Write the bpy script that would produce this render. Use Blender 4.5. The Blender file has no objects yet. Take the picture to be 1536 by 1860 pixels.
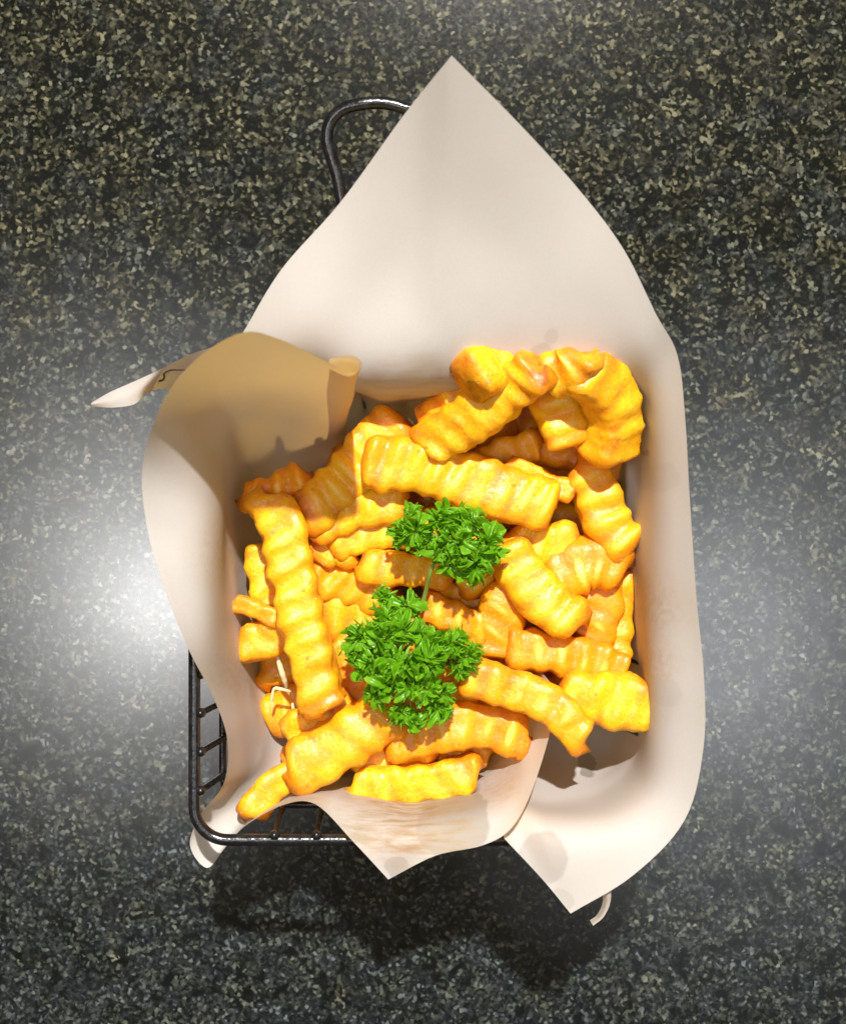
import bpy, math, random
from mathutils import Vector, Matrix, noise

random.seed(7)
sc = bpy.context.scene
C = sc.collection

# ------------------------------------------------------------------ camera
CAM_H = 0.42            # metres above the counter
FPX = 2632.0            # focal length in photograph pixels
cam = bpy.data.cameras.new('camera')
cam.sensor_fit = 'HORIZONTAL'
cam.angle = 2 * math.atan(768 / FPX)
cam.clip_start = 0.01
cam.clip_end = 10
cam.dof.use_dof = True
cam.dof.focus_distance = CAM_H - 0.055
cam.dof.aperture_fstop = 22.0
cam_o = bpy.data.objects.new('camera', cam)
cam_o.location = (0, 0, CAM_H)
C.objects.link(cam_o)
sc.camera = cam_o

# ------------------------------------------------------------------ world: dim even room light
w = bpy.data.worlds.new('World'); sc.world = w; w.use_nodes = True
bg = w.node_tree.nodes['Background']
bg.inputs[0].default_value = (1.0, 0.78, 0.46, 1)
bg.inputs[1].default_value = 0.09

# ------------------------------------------------------------------ ceiling downlights
def downlight(name, loc, watt, radius, col):
    l = bpy.data.lights.new(name, 'AREA'); l.shape = 'DISK'; l.size = radius * 2
    l.energy = watt; l.color = col
    o = bpy.data.objects.new(name, l); o.location = loc
    o.rotation_euler = (Vector(loc) - Vector((0, 0, 0.05))).to_track_quat('Z', 'Y').to_euler()
    C.objects.link(o)
downlight('key_downlight', (0.30, 3.40, 6.0), 790.0, 0.09, (1.0, 0.975, 0.94))
# two frosted ceiling lamps, brightest in the middle and dimming outwards: nested discs
for i, (r, wt) in enumerate(((0.045, 0.07), (0.075, 0.12), (0.11, 0.19), (0.15, 0.27), (0.20, 0.34), (0.26, 0.32), (0.31, 0.22), (0.37, 0.08))):
    downlight('left_frosted_lamp', (-0.245 - 0.14 * r, -0.090 + 0.16 * r, 1.0 + 0.006 * i), wt * 1.15, r, (0.99, 0.98, 0.98))
for i, (r, wt) in enumerate(((0.08, 0.05), (0.12, 0.10), (0.17, 0.16), (0.23, 0.22), (0.30, 0.24), (0.37, 0.16))):
    downlight('right_frosted_lamp', (0.270 + 0.10 * r, -0.12, 1.0 + 0.006 * i), wt * 1.25, r, (0.93, 0.96, 1.0))

sc.view_settings.view_transform = 'Standard'
sc.view_settings.look = 'None'
sc.view_settings.gamma = 1
sc.view_settings.exposure = 0.14

# ------------------------------------------------------------------ helpers
def P(px, py, z):
    """a point at height z (mm) that stands where the photograph shows it"""
    d = CAM_H - z * 0.001
    return Vector(((px - 768) * d / FPX, -(py - 930) * d / FPX, z * 0.001))

def link(name, me, mat, parent=None):
    o = bpy.data.objects.new(name, me)
    if mat is not None and not me.materials: me.materials.append(mat)
    C.objects.link(o)
    if parent is not None: o.parent = parent
    return o

def mesh(name, verts, faces, smooth=True):
    me = bpy.data.meshes.new(name)
    me.from_pydata([tuple(v) for v in verts], [], faces)
    if smooth: me.polygons.foreach_set('use_smooth', [True] * len(me.polygons))
    me.update()
    return me

def empty(name, loc=(0, 0, 0)):
    o = bpy.data.objects.new(name, None); o.location = loc; o.empty_display_size = 0.01
    C.objects.link(o); return o

def tag(o, label, cat, group=None):
    o['label'] = label; o['category'] = cat
    if group: o['group'] = group
    return o

def herm(p0, p1, m0, m1, t):
    t2 = t * t; t3 = t2 * t
    return p0 * (2*t3 - 3*t2 + 1) + m0 * (t3 - 2*t2 + t) + p1 * (-2*t3 + 3*t2) + m1 * (t3 - t2)

def spline(pts, n, corners=(), ts=None):
    """n samples on a smooth curve through pts (uniform in control index)"""
    pts = [Vector(p) for p in pts]; k = len(pts)
    if k == 2: return [pts[0].lerp(pts[1], i / (n - 1)) for i in range(n)]
    tin, tout = [], []
    for i in range(k):
        if i == 0: a = b = pts[1] - pts[0]
        elif i == k - 1: a = b = pts[-1] - pts[-2]
        elif i in corners: a = pts[i] - pts[i-1]; b = pts[i+1] - pts[i]
        else: a = b = (pts[i+1] - pts[i-1]) * 0.5
        tin.append(a); tout.append(b)
    out = []
    for s in range(n):
        u = (s / (n - 1)) * (k - 1); i = min(int(u), k - 2)
        out.append(herm(pts[i], pts[i+1], tout[i], tin[i+1], u - i))
    return out

def cspline(pts, n):
    """chord-length version: even samples, no bulges where the spacing is uneven"""
    pts = [Vector(p) for p in pts]; k = len(pts)
    T = [0.0]
    for a, b in zip(pts, pts[1:]): T.append(T[-1] + max(1e-6, (b - a).length) ** 0.8)
    D = []
    for i in range(k):
        if i == 0: D.append((pts[1] - pts[0]) / (T[1] - T[0]))
        elif i == k - 1: D.append((pts[-1] - pts[-2]) / (T[-1] - T[-2]))
        else:
            h0, h1 = T[i] - T[i-1], T[i+1] - T[i]
            d0, d1 = (pts[i] - pts[i-1]) / h0, (pts[i+1] - pts[i]) / h1
            D.append((d0 * h1 + d1 * h0) / (h0 + h1))
    out = []; i = 0
    for q in range(n):
        t = T[-1] * q / (n - 1)
        while i < k - 2 and t > T[i+1]: i += 1
        h = T[i+1] - T[i]
        out.append(herm(pts[i], pts[i+1], D[i] * h, D[i+1] * h, min(1.0, (t - T[i]) / h)))
    return out

def resample(pts, n):
    L = [0.0]
    for a, b in zip(pts, pts[1:]): L.append(L[-1] + (b - a).length)
    out = []; j = 0
    for s in range(n):
        d = L[-1] * s / (n - 1)
        while j < len(L) - 2 and L[j+1] < d: j += 1
        t = (d - L[j]) / max(1e-9, L[j+1] - L[j])
        out.append(pts[j].lerp(pts[j+1], t))
    return out, L[-1]

def frames(path, up=Vector((0, 0, 1))):
    fr = []
    n = len(path); prev = None
    for i in range(n):
        t = (path[min(i+1, n-1)] - path[max(i-1, 0)]).normalized()
        if prev is None:
            s = t.cross(up)
            if s.length < 0.1: s = t.cross(Vector((1, 0, 0)))
            s.normalize()
        else:
            s = (prev - t * prev.dot(t)).normalized()
        prev = s
        fr.append((t, s, s.cross(t)))
    return fr

def tube_data(path, radius, seg=10, cap=True, closed=False):
    """verts, faces of a round wire along path; radius a number or f(t)"""
    n = len(path); V = []; F = []
    fr = frames(path)
    if closed:
        fr = []
        for i in range(n):
            t = (path[(i+1) % n] - path[i-1]).normalized()
            s = t.cross(Vector((0, 0, 1))).normalized(); fr.append((t, s, s.cross(t)))
    rings = []
    rf = radius if callable(radius) else (lambda t: radius)
    seq = [(path[i], fr[i], rf(i / max(1, n - 1))) for i in range(n)]
    if cap and not closed:
        t, s, u = fr[0]; r = rf(0)
        pre = [(path[0] - t * r * math.sin(a), fr[0], r * math.cos(a)) for a in (1.45, 1.0, 0.5)]
        t, s, u = fr[-1]; r = rf(1)
        post = [(path[-1] + t * r * math.sin(a), fr[-1], r * math.cos(a)) for a in (0.5, 1.0, 1.45)]
        seq = pre + seq + post
    for p, (t, s, u), r in seq:
        for k in range(seg):
            a = 2 * math.pi * k / seg
            V.append(p + s * (r * math.cos(a)) + u * (r * math.sin(a)))
    m = len(seq)
    for i in range(m if closed else m - 1):
        j = (i + 1) % m
        for k in range(seg):
            k2 = (k + 1) % seg
            F.append((i*seg + k, j*seg + k, j*seg + k2, i*seg + k2))
    if cap and not closed:
        F.append(tuple(range(seg)))
        F.append(tuple(reversed(range((m-1)*seg, m*seg))))
    return V, F

def tube(name, path, radius, mat, parent=None, seg=10, cap=True, closed=False):
    V, F = tube_data(path, radius, seg, cap, closed)
    return link(name, mesh(name, V, F), mat, parent)

# ------------------------------------------------------------------ node helpers
class NT:
    def __init__(self, name):
        self.m = bpy.data.materials.new(name); self.m.use_nodes = True
        self.t = self.m.node_tree; self.t.nodes.clear()
        self.out = self.t.nodes.new('ShaderNodeOutputMaterial')
    def n(self, kind, **kw):
        nd = self.t.nodes.new(kind)
        for k, v in kw.items(): setattr(nd, k, v)
        return nd
    def l(self, a, b): self.t.links.new(a, b)
    def setv(self, nd, **kw):
        for k, v in kw.items():
            nd.inputs[k.replace('_', ' ')].default_value = v
        return nd
    def ramp(self, src, stops, interp='LINEAR'):
        r = self.n('ShaderNodeValToRGB'); r.color_ramp.interpolation = interp
        e = r.color_ramp.elements
        while len(e) < len(stops): e.new(0.5)
        for el, (p, c) in zip(e, stops):
            el.position = p; el.color = (c, c, c, 1) if isinstance(c, (int, float)) else (*c, 1)
        self.l(src, r.inputs[0]); return r.outputs[0]
    def noise(self, vec, scale, detail=3, rough=0.55, dist=0.0):
        nd = self.n('ShaderNodeTexNoise'); self.l(vec, nd.inputs['Vector'])
        nd.inputs['Scale'].default_value = scale; nd.inputs['Detail'].default_value = detail
        nd.inputs['Roughness'].default_value = rough; nd.inputs['Distortion'].default_value = dist
        return nd
    def math(self, op, a, b=None, clamp=False):
        nd = self.n('ShaderNodeMath', operation=op, use_clamp=clamp)
        for i, x in enumerate((a, b)):
            if x is None: continue
            if isinstance(x, (int, float)): nd.inputs[i].default_value = x
            else: self.l(x, nd.inputs[i])
        return nd.outputs[0]
    def mix(self, f, a, b, blend='MIX'):
        nd = self.n('ShaderNodeMix', data_type='RGBA', blend_type=blend)
        for sock, x in ((nd.inputs[0], f), (nd.inputs[6], a), (nd.inputs[7], b)):
            if isinstance(x, (int, float)): sock.default_value = x
            elif isinstance(x, tuple): sock.default_value = (*x, 1)
            else: self.l(x, sock)
        return nd.outputs[2]

# ------------------------------------------------------------------ materials
def mat_granite():
    N = NT('granite'); co = N.n('ShaderNodeTexCoord').outputs['Object']
    warp = N.noise(co, 260, 2)
    add = N.n('ShaderNodeVectorMath', operation='MULTIPLY_ADD')
    N.l(warp.outputs['Color'], add.inputs[0]); add.inputs[1].default_value = (0.0022,)*3; N.l(co, add.inputs[2])
    vw = add.outputs[0]
    vo = N.n('ShaderNodeTexVoronoi'); N.l(vw, vo.inputs['Vector']); vo.inputs['Scale'].default_value = 1000
    sep = N.n('ShaderNodeSeparateColor'); N.l(vo.outputs['Color'], sep.inputs[0])
    grain = N.ramp(sep.outputs[0], [(0.0, (0.004, 0.006, 0.006)), (0.42, (0.010, 0.013, 0.012)), (0.60, (0.034, 0.036, 0.028)),
                                     (0.80, (0.10, 0.097, 0.072)), (0.93, (0.22, 0.208, 0.148)), (1.0, (0.38, 0.355, 0.27))])
    vo2 = N.n('ShaderNodeTexVoronoi'); N.l(vw, vo2.inputs['Vector']); vo2.inputs['Scale'].default_value = 1150
    sep2 = N.n('ShaderNodeSeparateColor'); N.l(vo2.outputs['Color'], sep2.inputs[0])
    fine = N.ramp(sep2.outputs[1], [(0.0, (0.008, 0.010, 0.011)), (0.55, (0.03, 0.033, 0.034)), (0.9, (0.09, 0.09, 0.085)), (1.0, (0.30, 0.30, 0.27))])
    big = N.noise(co, 105, 4, 0.6)
    sx = N.n('ShaderNodeSeparateXYZ'); N.l(co, sx.inputs[0])
    drift = N.math('MULTIPLY_ADD', sx.outputs[1], 0.55); N.l(big.outputs['Fac'], drift.node.inputs[2])     # the buff mineral thins out along the slab
    base = N.mix(N.ramp(drift, [(0.36, 0.0), (0.56, 1.0)]), fine, grain)
    # clusters of dark mica and of buff feldspar
    mica = N.noise(co, 190, 3, 0.6, 0.6)
    base = N.mix(N.ramp(mica.outputs['Fac'], [(0.36, 1.0), (0.47, 0.0)]), base, (0.007, 0.009, 0.010))
    hue = N.noise(co, 75, 2)
    base = N.mix(0.75, base, N.ramp(N.math('MULTIPLY_ADD', sx.outputs[1], 1.1), [(0.30, (0.86, 0.98, 1.12)), (0.5, (0.92, 0.97, 1.0)), (0.68, (1.12, 1.02, 0.76))]), 'MULTIPLY')
    base = N.mix(1.0, base, (0.50, 0.53, 0.53), 'MULTIPLY')
    for nd in N.t.nodes:
        if nd.type == 'MATH' and nd.operation == 'MULTIPLY_ADD' and not nd.inputs[2].is_linked: N.l(hue.outputs['Fac'], nd.inputs[2])
    b = N.n('ShaderNodeBsdfPrincipled'); N.l(base, b.inputs['Base Color'])
    rg = N.noise(co, 900, 2)
    rr = N.math('MULTIPLY_ADD', rg.outputs['Fac'], 0.06); rr.node.inputs[2].default_value = 0.075
    N.l(rr, b.inputs['Roughness'])
    b.inputs['Specular IOR Level'].default_value = 0.95
    bp = N.n('ShaderNodeBump'); bp.inputs['Strength'].default_value = 0.012; bp.inputs['Distance'].default_value = 0.0004
    N.l(N.mix(0.5, sep.outputs[1], rg.outputs['Fac']), bp.inputs['Height']); N.l(bp.outputs[0], b.inputs['Normal'])
    N.l(b.outputs[0], N.out.inputs[0]); return N.m

STAINS = []
def mat_paper():
    N = NT('greaseproof_paper'); co = N.n('ShaderNodeTexCoord').outputs['Object']
    fib = N.noise(co, 1400, 3, 0.6)
    blotch = N.noise(co, 60, 3)
    stretch = N.n('ShaderNodeMapping'); stretch.inputs['Scale'].default_value = (0.13, 1, 1); stretch.inputs['Rotation'].default_value = (0, 0, 0.3); N.l(co, stretch.inputs[0])
    streak = N.noise(stretch.outputs[0], 700, 3, 0.6)
    col = N.mix(N.ramp(blotch.outputs['Fac'], [(0.3, 0.0), (0.7, 1.0)]), (0.89, 0.84, 0.785), (0.87, 0.81, 0.75))
    col = N.mix(N.ramp(fib.outputs['Fac'], [(0.35, 0.0), (0.75, 0.12)]), col, (0.66, 0.58, 0.52))
    # grease: spots soaked through near the food, each with its own outline
    wob = N.noise(co, 130, 2)
    ad = N.n('ShaderNodeVectorMath', operation='MULTIPLY_ADD'); N.l(wob.outputs['Color'], ad.inputs[0])
    ad.inputs[1].default_value = (0.004,)*3; N.l(co, ad.inputs[2])
    flat = N.n('ShaderNodeVectorMath', operation='MULTIPLY'); N.l(ad.outputs[0], flat.inputs[0]); flat.inputs[1].default_value = (1, 1, 0.12)
    def spots(lst, soft):
        tot = None
        for c, r, k in lst:
            d = N.n('ShaderNodeVectorMath', operation='DISTANCE'); N.l(flat.outputs[0], d.inputs[0])
            d.inputs[1].default_value = (c.x + 0.002, c.y + 0.002, (c.z + 0.002) * 0.12)
            f = N.math('MULTIPLY', N.ramp(N.math('DIVIDE', d.outputs['Value'], r), [(soft, 1.0), (1.0, 0.0)]), k)
            tot = f if tot is None else N.math('MAXIMUM', tot, f)
        return tot
    oil = spots(STAINS, 0.88)
    gold = N.math('MULTIPLY', spots(GOLD, 0.45), N.ramp(streak.outputs['Fac'], [(0.40, 0.25), (0.62, 1.0)]))
    col = N.mix(N.math('MULTIPLY', oil, 0.6), col, (0.52, 0.47, 0.38))
    col = N.mix(N.math('MULTIPLY', gold, 0.55), col, (0.82, 0.47, 0.07))
    oil = N.math('MAXIMUM', oil, gold)
    dif = N.n('ShaderNodeBsdfPrincipled'); N.l(col, dif.inputs['Base Color']); dif.inputs['Roughness'].default_value = 0.52
    dif.inputs['Specular IOR Level'].default_value = 0.28
    tr = N.n('ShaderNodeBsdfTranslucent'); N.l(N.mix(1.0, col, (1.0, 0.70, 0.24), 'MULTIPLY'), tr.inputs[0])
    fac = N.math('MULTIPLY_ADD', oil, 0.20); fac.node.inputs[2].default_value = 0.45
    mx = N.n('ShaderNodeMixShader'); N.l(fac, mx.inputs[0]); N.l(dif.outputs[0], mx.inputs[1]); N.l(tr.outputs[0], mx.inputs[2])
    bp = N.n('ShaderNodeBump'); bp.inputs['Strength'].default_value = 0.12; bp.inputs['Distance'].default_value = 0.0003
    cre = N.n('ShaderNodeTexVoronoi', feature='DISTANCE_TO_EDGE'); N.l(ad.outputs[0], cre.inputs['Vector']); cre.inputs['Scale'].default_value = 26
    crease = N.ramp(cre.outputs['Distance'], [(0.0, 0.0), (0.035, 1.0)])
    wav = N.noise(co, 220, 3)
    N.l(N.mix(0.22, N.mix(0.5, fib.outputs['Fac'], wav.outputs['Fac']), crease), bp.inputs['Height']); N.l(bp.outputs[0], dif.inputs['Normal'])
    N.l(mx.outputs[0], N.out.inputs[0]); return N.m

def mat_fry():
    N = NT('fried_potato'); tc = N.n('ShaderNodeTexCoord'); co = tc.outputs['Object']
    oi = N.n('ShaderNodeObjectInfo')
    off = N.n('ShaderNodeVectorMath', operation='ADD'); N.l(co, off.inputs[0]); N.l(oi.outputs['Random'], off.inputs[1]); v = off.outputs[0]
    at = N.n('ShaderNodeAttribute', attribute_name='crisp_and_highlight'); crisp_and_highlight = at.outputs['Fac']
    n1 = N.noise(v, 150, 4, 0.6); n2 = N.noise(v, 900, 3, 0.6); n3 = N.noise(v, 420, 2)
    col = N.ramp(n1.outputs['Fac'], [(0.28, (0.88, 0.335, 0.004)), (0.48, (0.95, 0.455, 0.005)), (0.70, (0.97, 0.58, 0.016))])
    rgb = N.n('ShaderNodeSeparateColor'); N.l(oi.outputs['Color'], rgb.inputs[0])
    tone = N.ramp(rgb.outputs[0], [(0.0, (0.80, 0.54, 0.4)), (0.22, (0.93, 0.78, 0.7)), (0.5, (1.0, 1.0, 1.0)), (1.0, (1.0, 1.13, 1.5))])
    col = N.mix(0.85, col, tone, 'MULTIPLY')
    k = N.math('ADD', crisp_and_highlight, N.math('MULTIPLY', N.math('SUBTRACT', n3.outputs['Fac'], 0.5), 0.55))
    k = N.math('ADD', k, N.math('MULTIPLY', N.math('SUBTRACT', n1.outputs['Fac'], 0.5), 0.8))
    col = N.mix(N.ramp(k, [(0.14, 0.0), (0.66, 0.85)]), col, (0.74, 0.225, 0.004))
    col = N.mix(N.ramp(k, [(0.72, 0.0), (1.1, 0.85)]), col, (0.38, 0.10, 0.006))
    pale = N.math('MULTIPLY', crisp_and_highlight, -1.0)
    col = N.mix(N.ramp(pale, [(0.15, 0.0), (0.9, 0.75)]), col, (0.95, 0.70, 0.13))  # soft highlights on the ridge tops, painted in as pale yellow
    spots = N.ramp(N.noise(v, 330, 2).outputs['Fac'], [(0.69, 0.0), (0.74, 0.55)])
    col = N.mix(spots, col, (0.45, 0.14, 0.012))
    col = N.mix(N.ramp(N.noise(v, 1700, 2).outputs['Fac'], [(0.56, 0.0), (0.70, 0.40)]), col, (0.66, 0.22, 0.006))     # pores in the crust
    col = N.mix(N.ramp(N.noise(v, 1300, 2).outputs['Fac'], [(0.62, 0.0), (0.74, 0.45)]), col, (0.98, 0.72, 0.20))      # pale grains
    b = N.n('ShaderNodeBsdfPrincipled'); N.l(col, b.inputs['Base Color'])
    b.inputs['Subsurface Weight'].default_value = 0.45
    b.inputs['Subsurface Radius'].default_value = (1.0, 0.42, 0.06); b.inputs['Subsurface Scale'].default_value = 0.0028
    N.l(N.ramp(n3.outputs['Fac'], [(0.3, 0.30), (0.7, 0.52)]), b.inputs['Roughness'])
    b.inputs['Specular IOR Level'].default_value = 0.5
    bp = N.n('ShaderNodeBump'); bp.inputs['Strength'].default_value = 0.6; bp.inputs['Distance'].default_value = 0.0006
    N.l(N.mix(0.45, n3.outputs['Fac'], n2.outputs['Fac']), bp.inputs['Height']); N.l(bp.outputs[0], b.inputs['Normal'])
    N.l(b.outputs[0], N.out.inputs[0]); return N.m

def mat_wire():
    N = NT('black_coated_wire'); co = N.n('ShaderNodeTexCoord').outputs['Object']
    n = N.noise(co, 420, 3, 0.6)
    b = N.n('ShaderNodeBsdfPrincipled')
    N.l(N.ramp(n.outputs['Fac'], [(0.3, (0.006, 0.006, 0.007)), (0.62, (0.014, 0.014, 0.015)), (0.75, (0.022, 0.022, 0.022))]), b.inputs['Base Color'])
    N.l(N.ramp(n.outputs['Fac'], [(0.3, 0.12), (0.7, 0.34)]), b.inputs['Roughness'])
    b.inputs['Specular IOR Level'].default_value = 0.65
    bp = N.n('ShaderNodeBump'); bp.inputs['Strength'].default_value = 0.35; bp.inputs['Distance'].default_value = 0.0003
    N.l(N.noise(co, 700, 3).outputs['Fac'], bp.inputs['Height']); N.l(bp.outputs[0], b.inputs['Normal'])
    N.l(b.outputs[0], N.out.inputs[0]); return N.m

def mat_leaf(name, c0, c1, c2):
    N = NT(name); co = N.n('ShaderNodeTexCoord').outputs['Object']
    at = N.n('ShaderNodeAttribute', attribute_name='vein')
    n = N.noise(co, 500, 3)
    col = N.ramp(n.outputs['Fac'], [(0.3, c0), (0.7, c1)])
    oi = N.n('ShaderNodeObjectInfo')
    col = N.mix(N.math('MULTIPLY', oi.outputs['Random'], 0.45), col, (0.20, 0.46, 0.012))
    col = N.mix(N.math('MULTIPLY', at.outputs['Fac'], 0.7), col, c2)
    b = N.n('ShaderNodeBsdfPrincipled'); N.l(col, b.inputs['Base Color']); b.inputs['Roughness'].default_value = 0.34
    b.inputs['Specular IOR Level'].default_value = 0.5
    tr = N.n('ShaderNodeBsdfTranslucent'); N.l(N.mix(1.0, col, (1.3, 1.25, 0.5), 'MULTIPLY'), tr.inputs[0])
    mx = N.n('ShaderNodeMixShader'); mx.inputs[0].default_value = 0.34
    N.l(b.outputs[0], mx.inputs[1]); N.l(tr.outputs[0], mx.inputs[2])
    N.l(mx.outputs[0], N.out.inputs[0]); return N.m

def mat_simple(name, c, rough, sss=0.0):
    N = NT(name); co = N.n('ShaderNodeTexCoord').outputs['Object']
    n = N.noise(co, 500, 3)
    b = N.n('ShaderNodeBsdfPrincipled')
    N.l(N.ramp(n.outputs['Fac'], [(0.3, tuple(x * 0.82 for x in c)), (0.7, c)]), b.inputs['Base Color'])
    b.inputs['Roughness'].default_value = rough
    if sss:
        b.inputs['Subsurface Weight'].default_value = sss; b.inputs['Subsurface Scale'].default_value = 0.001
    N.l(b.outputs[0], N.out.inputs[0]); return N.m

# grease stains: centre, radius, strength
GOLD = []
for px, py, z, r, s in [(985, 1562, 76, 0.0066, 0.38), (1066, 1392, 35, 0.0026, 0.8), (840, 1488, 70, 0.0070, 0.55), (800, 1512, 74, 0.0060, 0.5), (1196, 868, 70, 0.0040, 0.12), (1207, 1260, 70, 0.0035, 0.15),
                        (980, 650, 76, 0.0030, 0.25), (1000, 615, 79, 0.0018, 0.18), (985, 640, 78, 0.0020, 0.2), (1020, 1640, 76, 0.0030, 0.2), (1172, 820, 60, 0.0010, 0.5), (715, 1580, 76, 0.0030, 0.4)]:
    STAINS.append((P(px, py, z), r, s))
for px, py, z, r, s in [(745, 1490, 68, 0.0130, 0.9), (690, 1470, 60, 0.0110, 0.8), (810, 1500, 72, 0.0100, 0.7), (1140, 1090, 40, 0.0120, 0.35), (1140, 1180, 38, 0.0100, 0.4), (460, 1210, 38, 0.0110, 0.35),
                        (440, 1000, 45, 0.0120, 0.3), (770, 735, 40, 0.0120, 0.5), (715, 700, 60, 0.0070, 0.35), (560, 1440, 50, 0.0080, 0.4), (900, 1400, 50, 0.0080, 0.35)]:
    GOLD.append((P(px, py, z), r, s))
GRANITE = mat_granite(); PAPER = mat_paper(); FRY = mat_fry(); WIRE = mat_wire()
LEAF = mat_leaf('parsley_leaf', (0.065, 0.25, 0.003), (0.19, 0.52, 0.006), (0.42, 0.70, 0.05))
STEM = mat_simple('parsley_stem', (0.20, 0.33, 0.05), 0.4, 0.2)
SHRED = mat_simple('pale_shred', (0.85, 0.74, 0.42), 0.35, 0.4)
INK = mat_simple('dark_ink', (0.035, 0.018, 0.022), 0.5)

# ------------------------------------------------------------------ countertop
def slab():
    X, Y, T, R = 0.6, 0.55, 0.03, 0.004
    prof = [(0, 0)] + [(R - R * math.cos(a), -R + R * math.sin(a)) for a in (math.pi/2, math.pi/3, math.pi/6, 0)]
    loops = [(R, 0.0), (R * 0.5, -R * 0.13), (R * 0.13, -R * 0.5), (0.0, -R), (0.0, -T)]
    V = []; F = []
    for ins, z in loops:
        V += [(-X + ins, -Y + ins, z), (X - ins, -Y + ins, z), (X - ins, Y - ins, z), (-X + ins, Y - ins, z)]
    F.append((0, 1, 2, 3))
    for i in range(len(loops) - 1):
        for k in range(4):
            k2 = (k + 1) % 4
            F.append((i*4 + k, (i+1)*4 + k, (i+1)*4 + k2, i*4 + k2))
    F.append((19, 18, 17, 16))
    o = link('countertop', mesh('countertop', V, F, False), GRANITE)
    o['kind'] = 'structure'; o['label'] = 'dark speckled polished granite countertop'
slab()

# ------------------------------------------------------------------ wire basket
RIMZ = 70.0
bl = P(353, 1526, RIMZ); tr_ = P(1228, 662, RIMZ)
X0, X1, Y0, Y1 = bl.x, tr_.x, bl.y, tr_.y
def taper(z): return (RIMZ - z) * 0.001 * 0.125
def ring(z, rad, n=10):
    i = taper(z); x0, x1, y0, y1 = X0 + i, X1 - i, Y0 + i, Y1 - i
    pts = []
    for cx, cy, a0 in ((x1 - rad, y1 - rad, 0), (x0 + rad, y1 - rad, 90), (x0 + rad, y0 + rad, 180), (x1 - rad, y0 + rad, 270)):
        for k in range(n + 1):
            a = math.radians(a0 + 90 * k / n)
            pts.append(Vector((cx + rad * math.cos(a), cy + rad * math.sin(a), z * 0.001)))
    out = []
    for a, b in zip(pts, pts[1:] + pts[:1]):
        m = max(1, int((b - a).length / 0.006))
        for k in range(m): out.append(a.lerp(b, k / m))
    return out

basket = empty('wire_basket', ((X0 + X1) / 2, (Y0 + Y1) / 2, 0))
tag(basket, 'black coated wire serving basket standing on the granite counter', 'basket')
def bpart(name, path, r, **kw):
    o = tube(name, path, r, WIRE, None, **kw)
    o.parent = basket; o.matrix_parent_inverse = Matrix.Translation(-basket.location)
    return o
bpart('rim', ring(RIMZ, 0.0080), 0.00145, seg=14, closed=True)
bpart('hoop', ring(44, 0.0080), 0.00095, seg=10, closed=True)
bpart('hoop', ring(12, 0.0080), 0.00095, seg=10, closed=True)

def uwire(axis, c):
    """a wire that runs down one wall, across the bottom and up the other wall"""
    t = taper(11.0); r = 0.004; zt = RIMZ * 0.001 + 0.0002; zb = 0.0105
    a, b = ((X0, X1) if axis == 'x' else (Y0, Y1)); a += 0.0016; b -= 0.0016
    pr = [(a, zt), (a, zt - 0.0010), (a + 0.0001, zt - 0.0020), (a + t * 0.5, (zt + zb) / 2), (a + t, zb + r), (a + t + r * 0.3, zb + r * 0.3), (a + t + r, zb)]
    pr2 = [(b - (s - a), z) for s, z in reversed(pr)]
    prof = pr + [((a + b) / 2, zb)] + pr2
    return [Vector((s, c, z)) if axis == 'x' else Vector((c, s, z + 0.0017)) for s, z in prof]
bead = lambda t: 0.00120 if t < 0.09 or t > 0.91 else 0.00078
ys = []
y = P(0, 1225, RIMZ).y
step = 70.5 * (CAM_H - 0.07) / FPX
k = 0
while y - k * step > Y0 + 0.006: ys.append(y - k * step); k += 1
k = 1
while y + k * step < Y1 - 0.006: ys.append(y + k * step); k += 1
for c in sorted(ys): bpart('wire', uwire('x', c), bead, seg=8)
x = P(500, 0, RIMZ).x; stepx = 76 * (CAM_H - 0.07) / FPX; k = 0
while x + k * stepx < X1 - 0.006: bpart('wire', uwire('y', x + k * stepx), bead, seg=8); k += 1
for s in (0.2, 0.8):                       # two runners the basket stands on
    yy = Y0 + (Y1 - Y0) * s; i = 0.014
    pts = [(X0 + i, 0.0105), (X0 + i + 0.002, 0.003), (X0 + i + 0.006, 0.0012), ((X0 + X1) / 2, 0.0012), (X1 - i - 0.006, 0.0012), (X1 - i - 0.002, 0.003), (X1 - i, 0.0105)]
    bpart('foot', spline([(px, yy, z) for px, z in pts], 60), 0.0011, seg=8)
hp = [(664, 662, 70), (652, 560, 71), (630, 430, 72.5), (618, 349, 74), (612, 318, 74.5), (603, 288, 75), (594, 255, 76), (599, 222, 77), (622, 198, 78), (660, 188, 78.5), (700, 187, 78.5), (742, 198, 78.5),
      (790, 213, 78), (820, 234, 77), (826, 262, 76), (817, 292, 75), (806, 349, 74), (795, 430, 72.5), (778, 560, 71), (768, 662, 70)]
bpart('handle', resample(spline([P(*p) for p in hp], 160), 110)[0], 0.00150, seg=14)

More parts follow.
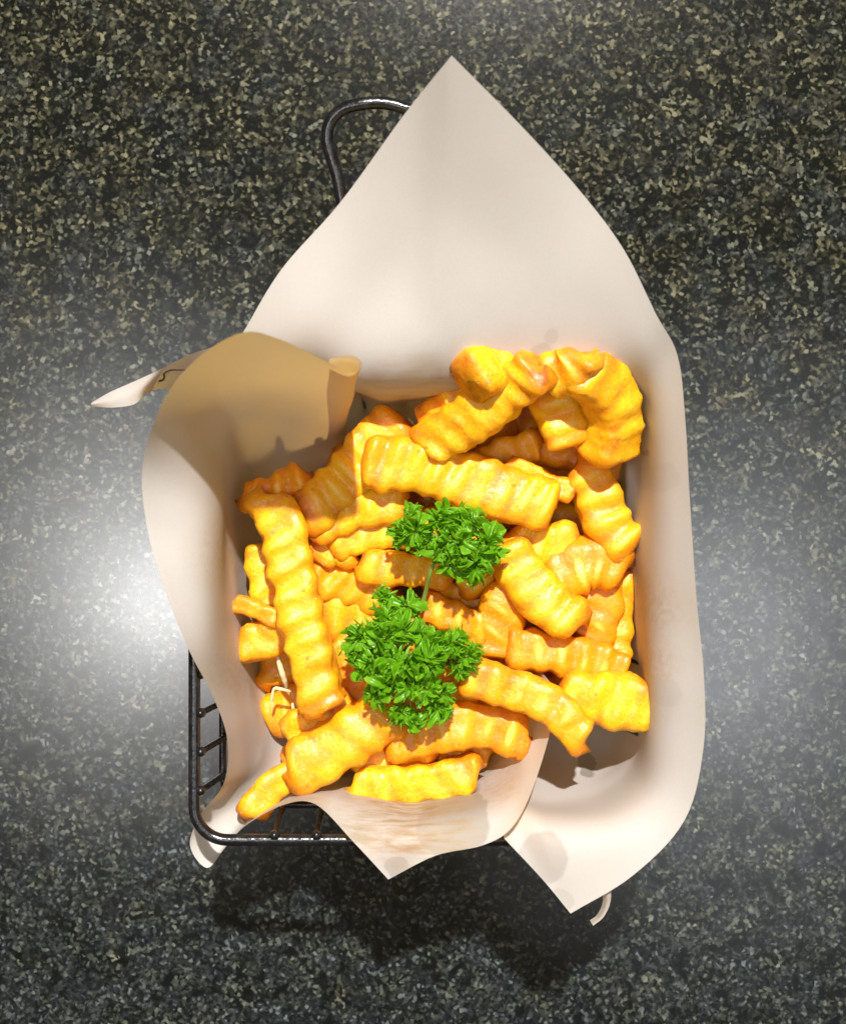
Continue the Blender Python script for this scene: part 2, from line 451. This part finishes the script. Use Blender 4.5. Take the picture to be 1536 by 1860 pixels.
# ------------------------------------------------------------------ paper liner
def patch(name, cols, corners_last, parent, nu=8, nv=30, ripple=0.0, seed=0.0):
    """a sheet lofted through columns of points given from the bottom of the basket out to the free edge"""
    rows = len(cols[0]); k = len(cols); n = (k - 1) * nu + 1
    R = []
    for r in range(rows):
        R.append(spline([P(*c[r]) for c in cols], n, corners_last if r == rows - 1 else ()))
    V = []
    for i in range(n):
        col = cspline([R[r][i] for r in range(rows)], nv)
        for j, p in enumerate(col):
            f = ripple * math.sin(math.pi * min(1, j / (nv - 1) * 1.02)) 
            q = p * 38 + Vector((seed, 0, 0))
            w_ = math.exp(-((j / (nv - 1) - 0.45) / 0.16) ** 2)
            rg = (1 - abs(noise.noise(p * 75 + Vector((seed, 5, 2)))) * 2.2)
            p = p + Vector((0, 0, 1)) * (ripple * 0.55 * w_ * max(0, rg) ** 3)
            V.append(p + Vector((noise.noise(q), noise.noise(q + Vector((9, 3, 1))), noise.noise(q + Vector((2, 8, 5))))) * f)
    F = [(i*nv + j, (i+1)*nv + j, (i+1)*nv + j + 1, i*nv + j + 1) for i in range(n - 1) for j in range(nv - 1)]
    o = link(name, mesh(name, V, F), PAPER, parent)
    return o

A = [
 [(640, 800, 18), (590, 716, 26), (545, 702, 48), (492, 664, 73), (440, 606, 79)],
 [(680, 800, 18), (645, 735, 28), (628, 694, 70), (576, 606, 80), (511, 489, 84)],
 [(725, 820, 18), (702, 765, 30), (688, 680, 76), (656, 520, 83), (618, 367, 88)],
 [(765, 880, 18), (752, 762, 30), (750, 678, 76), (745, 430, 87), (735, 206, 100)],
 [(810, 880, 18), (806, 760, 30), (806, 674, 75), (812, 380, 92), (820, 100, 112)],
 [(870, 870, 18), (876, 758, 30), (888, 672, 75), (922, 440, 89), (950, 232, 102)],
 [(930, 860, 18), (955, 756, 30), (972, 668, 75), (1014, 500, 86), (1052, 345, 93)],
 [(980, 850, 18), (1030, 752, 28), (1056, 668, 74), (1098, 556, 83), (1132, 452, 89)],
 [(1010, 850, 18), (1070, 760, 26), (1116, 692, 68), (1158, 632, 80), (1191, 570, 86)],
 [(1030, 850, 18), (1094, 780, 24), (1134, 744, 48), (1186, 698, 74), (1230, 645, 82)],
 [(1045, 860, 18), (1104, 832, 22), (1140, 815, 42), (1192, 788, 72), (1244, 760, 81)],
 [(1050, 920, 18), (1108, 920, 22), (1144, 915, 42), (1194, 908, 71), (1252, 900, 81)],
 [(1050, 1080, 18), (1110, 1080, 22), (1146, 1080, 42), (1198, 1080, 71), (1264, 1080, 81)],
 [(1050, 1190, 18), (1112, 1210, 22), (1148, 1215, 40), (1200, 1222, 70), (1278, 1230, 80)],
 [(1045, 1260, 18), (1112, 1295, 22), (1152, 1312, 40), (1204, 1335, 70), (1277, 1360, 79)],
 [(1030, 1280, 18), (1096, 1345, 24), (1140, 1392, 46), (1188, 1444, 72), (1243, 1490, 78)],
 [(1010, 1285, 18), (1062, 1366, 26), (1088, 1436, 48), (1116, 1508, 75), (1150, 1590, 77)],
 [(985, 1285, 18), (1002, 1370, 28), (1008, 1446, 50), (1018, 1520, 76), (1036, 1660, 75)],
 [(950, 1285, 18), (958, 1370, 28), (964, 1440, 50), (974, 1512, 75), (985, 1598, 76)],
 [(900, 1285, 18), (905, 1370, 30), (908, 1430, 50), (912, 1484, 68), (915, 1523, 75)],
]
sheetA = patch('paper_liner', A, (4, 17), None, nu=7, nv=34, ripple=0.0016)
tag(sheetA, 'large white greaseproof sheet with tall pointed back corner and right wall', 'paper liner')

B = [
 [(600, 860, 19), (590, 780, 30), (594, 737, 56), (596, 694, 82), (598, 651, 113)],
 [(612, 862, 19), (608, 782, 30), (620, 735, 56), (632, 690, 82), (638, 646, 113)],
 [(622, 870, 19), (624, 796, 30), (638, 750, 56), (648, 705, 82), (656, 660, 112)],
 [(612, 890, 19), (604, 822, 30), (614, 768, 57), (626, 714, 84), (636, 676, 112)],
 [(580, 920, 18), (545, 852, 27), (562, 774, 59), (577, 704, 87), (588, 654, 117)],
 [(560, 940, 18), (500, 868, 26), (502, 762, 60), (504, 684, 91), (505, 615, 125)],
 [(545, 960, 18), (474, 884, 27), (454, 774, 60), (446, 686, 91), (440, 604, 126)],
 [(535, 970, 18), (474, 905, 28), (424, 800, 59), (388, 712, 88), (362, 648, 120)],
 [(530, 980, 18), (472, 930, 28), (418, 860, 55), (358, 776, 83), (300, 722, 107)],
 [(530, 990, 18), (472, 962, 28), (420, 926, 52), (362, 884, 78), (260, 838, 91)],
 [(530, 1020, 18), (472, 1012, 28), (420, 992, 52), (362, 966, 78), (264, 940, 85)],
 [(535, 1080, 18), (474, 1082, 28), (421, 1074, 52), (364, 1062, 78), (290, 1045, 84)],
 [(545, 1140, 18), (478, 1152, 28), (428, 1162, 50), (382, 1170, 74), (340, 1174, 82)],
 [(560, 1210, 18), (478, 1222, 28), (440, 1242, 46), (412, 1258, 61), (388, 1268, 70)],
 [(575, 1280, 18), (494, 1292, 28), (458, 1315, 43), (434, 1334, 56), (413, 1346, 65)],
 [(590, 1320, 18), (512, 1352, 28), (466, 1384, 42), (434, 1406, 54), (406, 1424, 62)],
 [(600, 1335, 18), (524, 1380, 28), (464, 1416, 41), (408, 1452, 52), (364, 1480, 58)],
 [(610, 1340, 18), (534, 1392, 28), (466, 1436, 41), (398, 1486, 51), (345, 1536, 55)],
 [(620, 1345, 18), (546, 1400, 28), (480, 1446, 41), (418, 1506, 51), (376, 1577, 54)],
 [(632, 1345, 18), (560, 1402, 28), (496, 1446, 42), (442, 1496, 52), (409, 1540, 56)],
 [(650, 1345, 18), (580, 1402, 28), (520, 1438, 43), (474, 1474, 54), (446, 1500, 60)],
 [(680, 1340, 18), (615, 1394, 28), (570, 1424, 46), (538, 1446, 58), (516, 1462, 66)],
 [(700, 1340, 18), (652, 1392, 28), (620, 1426, 47), (594, 1448, 62), (574, 1462, 70)],
 [(725, 1340, 18), (700, 1392, 28), (684, 1440, 50), (664, 1486, 70), (642, 1530, 76)],
 [(760, 1335, 18), (755, 1390, 28), (742, 1450, 52), (726, 1524, 76), (705, 1598, 74)],
 [(800, 1325, 18), (810, 1382, 28), (806, 1440, 52), (800, 1502, 74), (790, 1555, 76)],
 [(830, 1310, 18), (850, 1370, 28), (862, 1430, 52), (872, 1488, 74), (876, 1536, 77)],
 [(840, 1295, 18), (884, 1350, 28), (904, 1408, 52), (920, 1462, 72), (928, 1505, 78)],
 [(845, 1280, 18), (904, 1330, 28), (932, 1368, 48), (954, 1406, 66), (966, 1436, 74)],
 [(845, 1265, 18), (918, 1290, 28), (955, 1298, 40), (985, 1306, 52), (1003, 1312, 59)],
 [(845, 1250, 18), (930, 1255, 28), (972, 1240, 44), (985, 1223, 54), (1004, 1246, 56)],
]
sheetB = patch('paper_liner', B, (24,), None, nu=7, nv=34, ripple=0.0014, seed=4.0)
tag(sheetB, 'second greaseproof sheet along the left wall and front with rolled upper flap', 'paper liner')

# bottom of the liner under the food, part of the large sheet
V = []; F = []; nx, ny = 24, 32
i = taper(12) + 0.0035
for a in range(nx + 1):
    for b in range(ny + 1):
        p = Vector((X0 + i + (X1 - X0 - 2*i) * a / nx, Y0 + i + (Y1 - Y0 - 2*i) * b / ny, 0))
        V.append((p.x, p.y, 0.0152 + 0.0010 * noise.noise(p * 60)))
for a in range(nx):
    for b in range(ny): F.append((a*(ny+1)+b, (a+1)*(ny+1)+b, (a+1)*(ny+1)+b+1, a*(ny+1)+b+1))
fl = link('liner_bottom', mesh('liner_bottom', V, F), PAPER, sheetA)

# loose strip at the left, with a pen squiggle
def strip(name, rows, label, cat, nu=40, nv=10):
    """rows: matching (edge a, edge b) points along the strip"""
    a = spline([P(*r[0]) for r in rows], nu); b = spline([P(*r[1]) for r in rows], nu)
    V = []; 
    for p, q in zip(a, b):
        mid = (p + q) * 0.5 + Vector((0, 0, 0.0008))
        V += spline([p, mid, q], nv)
    F = [(i*nv + j, (i+1)*nv + j, (i+1)*nv + j + 1, i*nv + j + 1) for i in range(nu - 1) for j in range(nv - 1)]
    o = link(name, mesh(name, V, F), PAPER)
    return tag(o, label, cat)
st = strip('paper_strip', [((450, 618, 78), (402, 728, 64)), ((404, 626, 80), (360, 716, 68)), ((352, 641, 82), (314, 709, 72)), ((310, 661, 83), (288, 706, 75)),
                           ((276, 678, 83), (264, 716, 79)), ((236, 696, 80), (244, 734, 80)), ((200, 712, 78), (206, 740, 79)), ((168, 730, 76), (166, 738, 76))],
           'narrow white paper strip with a dark squiggle poking out at the left', 'paper strip')
sq = [(289, 691), (294, 690), (298, 684), (298, 678), (304, 674), (312, 672), (324, 672), (334, 672), (346, 673)]
def on_strip(px, py):
    import bisect
    best = None
    for v in st.data.vertices:
        d = CAM_H - v.co.z; qx = 768 + v.co.x * FPX / d; qy = 930 - v.co.y * FPX / d
        dd = (qx - px) ** 2 + (qy - py) ** 2
        if best is None or dd < best[0]: best = (dd, v.co.z)
    return P(px, py, best[1] * 1000 + 0.25)
tube('ink_mark', resample(spline([on_strip(*p) for p in sq], 60), 40)[0], lambda t: 0.00008 + 0.00022 * (1 - t) ** 1.2, INK, st, seg=6)

# curled end of a strip under the lower right corner
strip('paper_curl', [((1082, 1580, 74.6), (1106, 1578, 74.6)), ((1092, 1612, 74), (1109, 1610, 74.5)), ((1094, 1640, 70), (1108, 1640, 72)), ((1084, 1662, 67), (1096, 1666, 70)), ((1071, 1672, 66), (1077, 1682, 69))],
      'small pale curled paper end hanging under the lower right corner of the sheet', 'paper strip', 20, 8)

# ------------------------------------------------------------------ fries
def fry_mesh(path_px, wpx, thick=1.0, seed=0, crinkle=1.0, roll=0.0, cap=0.5, endbrown=0.5):
    """a battered crinkle-cut fry: rounded square section swept along a path, ridged, lumpy, with blunt ends"""
    rnd = random.Random(seed)
    raw = [P(*p) for p in path_px]
    zc = sum(p[2] for p in path_px) / len(path_px)
    half = 0.465 * wpx * (CAM_H - zc * 0.001) / FPX
    # the traced points are the fry's two tips: the swept axis already reaches them
    sp = spline(raw, 80) if len(raw) > 2 else spline([raw[0], raw[0].lerp(raw[1], 0.5), raw[1]], 80)
    n = max(26, int(sum((b - a).length for a, b in zip(sp, sp[1:])) / 0.00075))
    path, L = resample(sp, n)
    fr = frames(path); seg = 28
    org = path[n // 2].copy()
    lam = 0.0060 * rnd.uniform(0.92, 1.1); ph = rnd.uniform(0, 6.28); skew = rnd.uniform(-0.5, 0.5)
    hv = half * rnd.uniform(0.80, 0.95) * thick
    V = []; crisp_and_highlight = []; sd = Vector((seed * 3.7, seed * 1.3, seed * 0.7))
    ce = half * cap * 1.15
    sl0, sl1 = rnd.uniform(-0.45, 0.45), rnd.uniform(-0.45, 0.45)
    ex = rnd.uniform(4.0, 6.5)
    for i in range(n):
        t, s, u = fr[i]; d = L * i / (n - 1)
        wob = 1 + 0.12 * noise.noise(Vector((d * 90, seed, 0))); wob2 = 1 + 0.12 * noise.noise(Vector((d * 90, seed, 7)))
        for k in range(seg):
            a = 2 * math.pi * k / seg
            c, q = math.cos(a), math.sin(a)
            se = (abs(c) ** ex + abs(q) ** ex) ** (-1 / ex)
            # ends are cut at a slant and crisp up into a blunt rounded face
            e = max(0.0, min(d, L - d))
            slide = (sl0 if d < L / 2 else sl1) * c * half * max(0.0, 1 - e / (half * 1.6))
            env = 1.0 if e > ce else (1 - (1 - e / ce) ** 3.0) ** 0.45
            env = max(env, 0.03)
            lx, lz = c * se * half * env * wob, q * se * hv * env * wob2
            cr = math.sin(2 * math.pi * (d + skew * lx) / lam + ph + 0.9 * noise.noise(Vector((d * 60, seed, 3))))
            amp = crinkle * (0.00024 + 0.00026 * abs(q)) * min(1, e / (ce * 0.6 + 1e-6)) * max(0.12, 0.75 + 1.3 * noise.noise(sd + Vector((d * 55, c * 0.7, q * 0.7))))
            rr = math.hypot(lx, lz) + 1e-9
            f = 1 + cr * amp / rr
            p0 = Vector((lx * f, lz * f, 0))
            cr_, sr_ = math.cos(roll), math.sin(roll)
            ox, oz = p0.x * cr_ - p0.y * sr_, p0.x * sr_ + p0.y * cr_
            p = path[i] + s * ox + u * oz + t * slide
            nrm = (s * (c * cr_ - q * sr_) + u * (c * sr_ + q * cr_))
            edge = max(0.0, se - 1.05)
            frill = max(0.0, noise.noise(sd * 2 + p * 420)) * edge * 0.0028
            big = noise.noise(sd + p * 110) * 0.0010 + noise.noise(sd + p * 260) * 0.00050 + noise.noise(sd + p * 700) * 0.00026 + noise.noise(sd + p * 1500) * 0.00010 + frill
            p = p + nrm * big * min(1, env + 0.15)
            V.append(p - org)
            end = max(0.0, 1 - e / (half * 0.9))
            crest_highlight = max(0.0, cr) ** 1.5 * math.exp(-((c * se - 0.25 * skew) / 0.42) ** 2) * (1 if abs(q) > 0.6 else 0) * max(0.0, 0.35 + 1.5 * noise.noise(sd + p * 85)) * min(1, e / half)  # light catching the ridge tops, put into the colour
            crisp_and_highlight.append(0.05 + edge * 1.1 + end * endbrown * 0.85 + max(0, -cr) * 0.26 + 0.46 * noise.noise(sd + p * 95) - 1.5 * crest_highlight)  # browning, minus the painted ridge highlight
    F = [(i*seg + k, (i+1)*seg + k, (i+1)*seg + (k+1) % seg, i*seg + (k+1) % seg) for i in range(n - 1) for k in range(seg)]
    F.append(tuple(range(seg))); F.append(tuple(reversed(range((n-1)*seg, n*seg))))
    me = mesh('fry', V, F)
    at = me.attributes.new('crisp_and_highlight', 'FLOAT', 'POINT'); at.data.foreach_set('value', crisp_and_highlight)
    return me, org

def fry(label, path, w, group='crinkle fries in the basket', **kw):
    kw.setdefault('seed', len(FR) + 1)
    t = kw.pop('tone', None)
    if t is None: t = 0.25 + 0.6 * random.Random(len(FR) * 13 + 5).random()
    me, org = fry_mesh(path, w, **kw)
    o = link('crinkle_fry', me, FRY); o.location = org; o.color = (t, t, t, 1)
    tag(o, label, 'fry', group); FR.append(o); return o
FR = []
def z(path, z0, z1=None):
    z1 = z0 if z1 is None else z1; m = len(path) - 1
    return [(x, y, z0 + (z1 - z0) * i / m) for i, (x, y) in enumerate(path)]

# --- upper layer
fry('long thick fry lying across the heap above the upper parsley', z([(655, 838), (760, 848), (880, 885), (1008, 925)], 59, 57), 108, crinkle=1.1, endbrown=0.45, tone=0.55)
fry('plump diagonal fry with browned tip at the upper right of the heap', z([(768, 812), (850, 765), (930, 702), (985, 664)], 60, 80), 92, crinkle=1.2, endbrown=0.75, tone=0.85)
fry('stubby fry end sticking out behind the brown-tipped diagonal fry', z([(848, 692), (905, 666), (985, 690)], 79, 67), 100, cap=0.3, crinkle=0.6, tone=0.8)
fry('pale fry tucked along the upper left side of the brown-tipped fry', z([(766, 772), (830, 730), (905, 690)], 54, 68), 74, tone=0.8)
fry('topmost fry of the heap, touching the back paper wall', z([(983, 690), (1040, 668), (1072, 640)], 72, 79), 86, tone=0.75)
fry('big curved fry hooking down at the upper right corner', z([(1046, 676), (1094, 700), (1116, 758), (1106, 838)], 77, 61), 98, crinkle=0.8, tone=0.8)
fry('short knobbly fry pointing down left of the big curved fry', z([(984, 690), (1012, 745), (1044, 812)], 63, 61), 98, crinkle=0.7, tone=0.85)
fry('small fry poking out under the brown-tipped diagonal fry', z([(850, 862), (915, 830), (983, 808)], 46, 47), 66)
fry('thin flat sliver of fry above the right end of the long fry', z([(912, 842), (975, 868), (1046, 898)], 53, 54), 44, crinkle=0.4, endbrown=0.9)
fry('upright fry leaning on the right paper wall below the curved fry', z([(1048, 835), (1080, 890), (1105, 950), (1146, 1010)], 52, 52), 90, crinkle=1.1, tone=0.7)
fry('orange fry lying crosswise just under the big curved fry', z([(965, 800), (1040, 822), (1125, 862)], 42, 43), 76, tone=0.2)
fry('pale fry to the right of the upper parsley', z([(915, 968), (985, 990), (1052, 982)], 51, 51), 80, crinkle=1.2, tone=0.95)
fry('broad orange fry against the right wall beside the upper parsley', z([(995, 1068), (1060, 1022), (1142, 1030)], 49, 50), 104, endbrown=0.6, tone=0.15)
fry('diagonal fry running down right from the upper parsley', z([(905, 985), (960, 1060), (1000, 1100), (1060, 1135)], 55, 57), 92, crinkle=1.1, tone=0.7)
fry('darker orange fry standing behind the diagonal fry by the right wall', z([(1080, 1030), (1090, 1090), (1068, 1170)], 47, 45), 86, tone=0.1)
fry('narrow fry squeezed upright along the right paper wall', z([(1128, 1030), (1124, 1120), (1112, 1218)], 44, 43), 56)
fry('soft orange fry standing between the two parsley heads', z([(925, 1045), (912, 1110), (885, 1195)], 51, 50), 92, crinkle=0.5, tone=0.12)
fry('dark orange fry lying crosswise right of the lower parsley', z([(912, 1178), (985, 1180), (1060, 1195), (1135, 1228)], 52, 51), 82, endbrown=0.7, tone=0.08)
fry('fry reaching down right from the lower parsley with a broken dark tip', z([(835, 1225), (920, 1248), (1010, 1288), (1064, 1352)], 61, 63), 76, endbrown=0.9, crinkle=0.7, tone=0.4)
fry('thick bright fry jutting furthest to the right of the heap', z([(1005, 1258), (1090, 1268), (1195, 1285)], 55, 56), 102, crinkle=1.2, tone=0.9)
fry('big grainy orange fry just below the lower parsley', z([(700, 1345), (800, 1322), (880, 1318), (962, 1338)], 54, 53), 92, crinkle=0.5, endbrown=0.8, tone=0.18)
fry('bright fry lying flat at the very front of the heap', z([(634, 1430), (710, 1426), (790, 1418), (872, 1398)], 53, 53), 74, crinkle=1.2, tone=0.9)
fry('small fry wedged above the frontmost fry', z([(640, 1400), (700, 1366), (800, 1348)], 49, 48), 66)
fry('thick diagonal fry at the lower left of the heap', z([(520, 1402), (590, 1368), (660, 1322), (730, 1290)], 56, 55), 104, crinkle=0.8, tone=0.5)
fry('fry tip pointing to the lower left corner of the basket', z([(452, 1488), (495, 1432), (570, 1385)], 55, 52), 64, crinkle=0.4, endbrown=0.7)
fry('long upright fry along the left side of the heap', z([(480, 895), (515, 965), (535, 1060), (555, 1150), (572, 1220), (588, 1298)], 59, 60), 90, crinkle=1.1, tone=0.75)
fry('orange fry across the top of the long left fry', z([(436, 905), (495, 892), (560, 858)], 53, 52), 62, endbrown=0.9, tone=0.15)
fry('glossy fry slanting up toward the rolled paper flap', z([(545, 948), (610, 890), (680, 815), (728, 752)], 53, 51), 102, endbrown=0.7, tone=0.5)
fry('fry below the glossy slanting fry, left of the upper parsley', z([(556, 965), (640, 932), (742, 905)], 52, 53), 76)
fry('blunt fry end sticking out left behind the long left fry', z([(432, 1172), (485, 1160), (560, 1130)], 45, 46), 78, crinkle=0.5, tone=0.3)
fry('thin ragged strip of fry at the left edge of the heap', z([(420, 1094), (465, 1108), (525, 1135)], 50, 50), 38, crinkle=0.3, endbrown=0.9, tone=0.15)
fry('fry half hidden along the left flank of the long left fry', z([(478, 985), (478, 1050), (500, 1125)], 45, 46), 62)
fry('small pale curl of fry right of the long left fry', z([(572, 1022), (605, 992), (650, 1012)], 49, 49), 62, crinkle=0.4, tone=0.8)
fry('bright fry disappearing under the left tip of the upper parsley', z([(590, 992), (680, 965), (800, 955)], 49, 50), 74, tone=0.9)
fry('fry lying level between the upper parsley stem and the pale curl', z([(648, 1028), (720, 1034), (815, 1038)], 51, 51), 66)
fry('hollow-sided fry in the middle left of the heap', z([(560, 1040), (620, 1060), (720, 1085)], 45, 44), 84, tone=0.4)
fry('fry crossing behind the left edge of the lower parsley', z([(565, 1118), (630, 1120), (740, 1110)], 42, 43), 92)
fry('small pale fry right of the parsley stem', z([(770, 1070), (820, 1082), (885, 1085)], 45, 45), 60)
fry('fry emerging at the upper right edge of the lower parsley', z([(760, 1098), (820, 1120), (892, 1150)], 52, 52), 64, crinkle=1.1)
fry('fry showing between the long left fry and the lower parsley', z([(612, 1150), (640, 1220), (668, 1310)], 46, 45), 74)
fry('fry at the foot of the long left fry', z([(515, 1338), (570, 1308), (650, 1270)], 49, 48), 72)
fry('fry running under the lower parsley', z([(660, 1215), (760, 1248), (870, 1250)], 49, 49), 86)
fry('fry running under the upper parsley', z([(790, 950), (850, 1005), (880, 1075)], 49, 49), 90)
fry('shaded fry deep in the gap at the right end of the long fry', z([(985, 925), (1035, 948), (1090, 985)], 37, 37), 66)
fry('slim orange fry peeking out behind the frontmost fry', z([(770, 1390), (835, 1376), (892, 1368)], 45, 45), 46)
# --- lower layers glimpsed in the gaps
low = 'buried fries'
lowlab = 'fry buried deep in the heap, glimpsed in shadow through a gap'
r2 = random.Random(11)
for (px, py, ang, zz) in [(600, 905, 40, 31), (700, 870, -15, 30), (850, 800, 25, 31), (980, 790, -60, 31), (1060, 900, 80, 30), (900, 930, 10, 33), (560, 1010, 85, 32),
                          (680, 1010, 20, 31), (800, 1030, -30, 33), (960, 1050, 60, 32), (1060, 1120, -80, 31), (530, 1150, 70, 31), (640, 1150, -20, 30),
                          (780, 1150, 15, 34), (900, 1150, -50, 32), (1020, 1220, 10, 33), (570, 1260, 30, 31), (690, 1260, -25, 31), (820, 1270, 20, 32),
                          (620, 1360, 20, 32), (740, 1370, -10, 32), (860, 1350, 25, 32), (960, 1260, -15, 34), (1080, 1270, -10, 36)]:
    a = math.radians(ang); h = r2.uniform(120, 150)
    fry(lowlab, z([(px - h * math.cos(a), py + h * math.sin(a)), (px, py), (px + h * math.cos(a), py - h * math.sin(a))], zz - 1, zz + 1) if 0 else
        z([(px - 0.75*h * math.cos(a), py + 0.75*h * math.sin(a)), (px, py), (px + 0.75*h * math.cos(a), py - 0.75*h * math.sin(a))], zz - 1, zz + 1), r2.uniform(78, 92), group=low)

# ------------------------------------------------------------------ pale shreds
def shred(label, pts, r):
    path = resample(spline([P(*p) for p in pts], 50), 24)[0]
    o = tube('vegetable_shred', path, lambda t: r * (0.75 + 0.35 * math.sin(3.1 * t) + 0.12 * noise.noise(Vector((t * 9, r * 1e4, 0)))), SHRED, seg=8)
    tag(o, label, 'shred', 'pale shreds among the fries')
shred('pale thread of shredded vegetable near the top centre of the heap', [(742, 762, 50), (750, 772, 51), (757, 783, 50), (762, 796, 48)], 0.0007)
shred('short pale crumb of shred beside the top centre thread', [(738, 790, 50), (747, 793, 51), (755, 790, 50)], 0.0008)
shred('long pale shred hanging down the left gap beside the long fry', [(504, 1188, 46), (508, 1208, 46), (514, 1228, 45), (522, 1250, 42)], 0.0007)
shred('thin shred bent like a hook below the left gap shred', [(493, 1272, 44), (498, 1252, 45), (510, 1252, 46), (526, 1256, 45)], 0.00045)
shred('pale shred at the foot of the long left fry', [(532, 1280, 42), (536, 1300, 42), (538, 1318, 40)], 0.0007)

# ------------------------------------------------------------------ curly parsley
def leaf_mesh(seed):
    """one crimped leaflet: a fan cut into toothed lobes, each lobe cupped and its rim turned under"""
    rnd = random.Random(seed); nv = 8
    lob = rnd.choice((3, 4, 5)); nu = lob * 28
    V = []; vein = []; ph = rnd.uniform(0, 6.28); ph2 = rnd.uniform(0, 6.28); span = math.radians(rnd.uniform(85, 125))
    amps = [rnd.uniform(0.7, 1.1) for _ in range(lob)]; twist = [rnd.uniform(-0.5, 0.5) for _ in range(lob)]; cups = [rnd.uniform(-0.2, 0.5) for _ in range(lob)]
    for i in range(nu + 1):
        q = i / nu; L = min(lob - 1, int(q * lob)); f = q * lob - L          # position inside the lobe
        th = (q - 0.5) * 2 * span
        lobe = math.sin(math.pi * min(1, max(0, f))) ** 0.55
        teeth = abs(math.cos(4 * math.pi * f)) ** 0.6
        R = (0.20 + 0.52 * lobe + 0.34 * teeth * lobe) * (amps[L] * lobe + (1 - lobe) * 0.9)
        for j in range(nv + 1):
            r = j / nv; rr = R * r
            zz = (0.42 * (f - 0.5) * 2 * twist[L] * lobe + cups[L] * ((f - 0.5) * 2) ** 2 * lobe) * r ** 1.3
            zz += 0.34 * r ** 1.8 * math.cos(4 * math.pi * f + ph) * lobe
            zz += 0.42 * r - 0.70 * r ** 2.4 * (0.6 + 0.4 * math.sin(L * 2.1 + ph2))
            ths = th + 0.16 * r * math.sin(q * 23 + ph)
            fold = 1 - 0.30 * r ** 3 * lobe
            V.append((rr * fold * math.cos(ths), rr * fold * math.sin(ths), zz * 0.95))
            vein.append(max(0, 1 - r * 1.6) * 0.6 + 0.55 * max(0, 1 - abs(f - 0.5) * 9) * (1 - r * 0.8) + (0.6 if j == nv else 0.2 if j == nv - 1 else 0))
    F = [(i*(nv+1)+j, (i+1)*(nv+1)+j, (i+1)*(nv+1)+j+1, i*(nv+1)+j+1) for i in range(nu) for j in range(nv)]
    me = mesh('leaf', V, F)
    a = me.attributes.new('vein', 'FLOAT', 'POINT'); a.data.foreach_set('value', vein)
    me.materials.append(LEAF); return me
LEAVES = [leaf_mesh(s) for s in range(1, 15)]

def sprig(label, centre, heads, stem, seed):
    """stem, side stalks and many crimped leaves; heads = (px, py, z, size px)"""
    rnd = random.Random(seed)
    root = empty('parsley_sprig', P(*stem[-1])); tag(root, label, 'parsley', 'parsley garnish')
    inv = Matrix.Translation(-root.location)
    c = P(*centre)
    def par(o): o.parent = root; o.matrix_parent_inverse = inv; return o
    par(tube('stem', resample(spline([P(*p) for p in stem], 60), 30)[0], lambda t: 0.00045 + 0.00015 * t, STEM, seg=8))
    for px, py, zz, size in heads:
        h = P(px, py, zz); s = size * (CAM_H - zz * 0.001) / FPX
        d = h - c; dist = d.length
        base = h - d.normalized() * min(s * 0.55, dist * 0.7) if dist > 1e-4 else h
        mid = c.lerp(base, 0.5) + Vector((rnd.uniform(-.5, .5), rnd.uniform(-.5, .5), 1.0)) * 0.0012
        par(tube('stalk', spline([c, mid, base + Vector((0, 0, 0.0004))], 14), lambda t: 0.00034 - 0.00014 * t, STEM, seg=6))
        az0 = math.atan2(d.y, d.x) if dist > 0.0015 else rnd.uniform(0, 6.28)
        for q in range(7):
            o = bpy.data.objects.new('leaf', rnd.choice(LEAVES)); C.objects.link(o)
            az = az0 + (0, 1.0, -1.0, rnd.uniform(2.2, 4.1), rnd.uniform(0, 6.28), rnd.uniform(0, 6.28), rnd.uniform(0, 6.28))[q] + rnd.uniform(-0.3, 0.3)
            tilt = rnd.uniform(-1.0, 0.5); rollx = rnd.uniform(-1.1, 1.1)
            sz = s * (1.5, 1.3, 1.3, 1.1, 1.0, 1.0, 0.9)[q] * rnd.uniform(0.85, 1.15)
            o.location = base + Vector((math.cos(az), math.sin(az), 0)) * s * 0.10 + Vector((0, 0, rnd.uniform(-0.0012, 0.0016)))
            o.rotation_euler = (Matrix.Rotation(az, 4, 'Z') @ Matrix.Rotation(tilt, 4, 'Y') @ Matrix.Rotation(rollx, 4, 'X')).to_euler()
            o.scale = (sz, sz, sz); par(o)
    return root

sprig('smaller curly parsley head with a bare stalk, lying above the other', (812, 990, 68),
      [(735, 958, 68, 36), (716, 966, 66, 26), (758, 985, 66, 28), (742, 925, 66, 20), (803, 930, 69, 34), (845, 932, 69, 32), (868, 945, 68, 30), (905, 985, 67, 34), (888, 1010, 68, 32), (852, 985, 72, 34),
       (820, 965, 72, 32), (795, 1005, 70, 30), (832, 1035, 69, 34), (872, 1045, 67, 30), (850, 1015, 72, 30)],
      [(812, 990, 67), (793, 1012, 68), (781, 1042, 66), (773, 1075, 62), (764, 1110, 60)], 3)
sprig('larger bushy curly parsley head on the lower middle of the fries', (735, 1190, 67),
      [(696, 1072, 66, 22), (742, 1085, 68, 34), (688, 1112, 69, 32), (640, 1148, 67, 34), (632, 1178, 66, 28), (648, 1212, 67, 34), (690, 1150, 71, 36), (728, 1130, 71, 34),
       (768, 1135, 70, 30), (795, 1165, 72, 36), (838, 1165, 70, 34), (866, 1192, 68, 32), (850, 1215, 67, 28), (790, 1205, 74, 36), (738, 1215, 75, 38), (700, 1205, 73, 34), (690, 1255, 70, 36),
       (678, 1275, 68, 26), (742, 1265, 73, 36), (728, 1312, 68, 30), (752, 1320, 67, 28), (785, 1265, 71, 34), (800, 1300, 67, 28), (815, 1270, 68, 26)],
      [(735, 1190, 66), (752, 1200, 67), (770, 1225, 66), (790, 1240, 63)], 8)
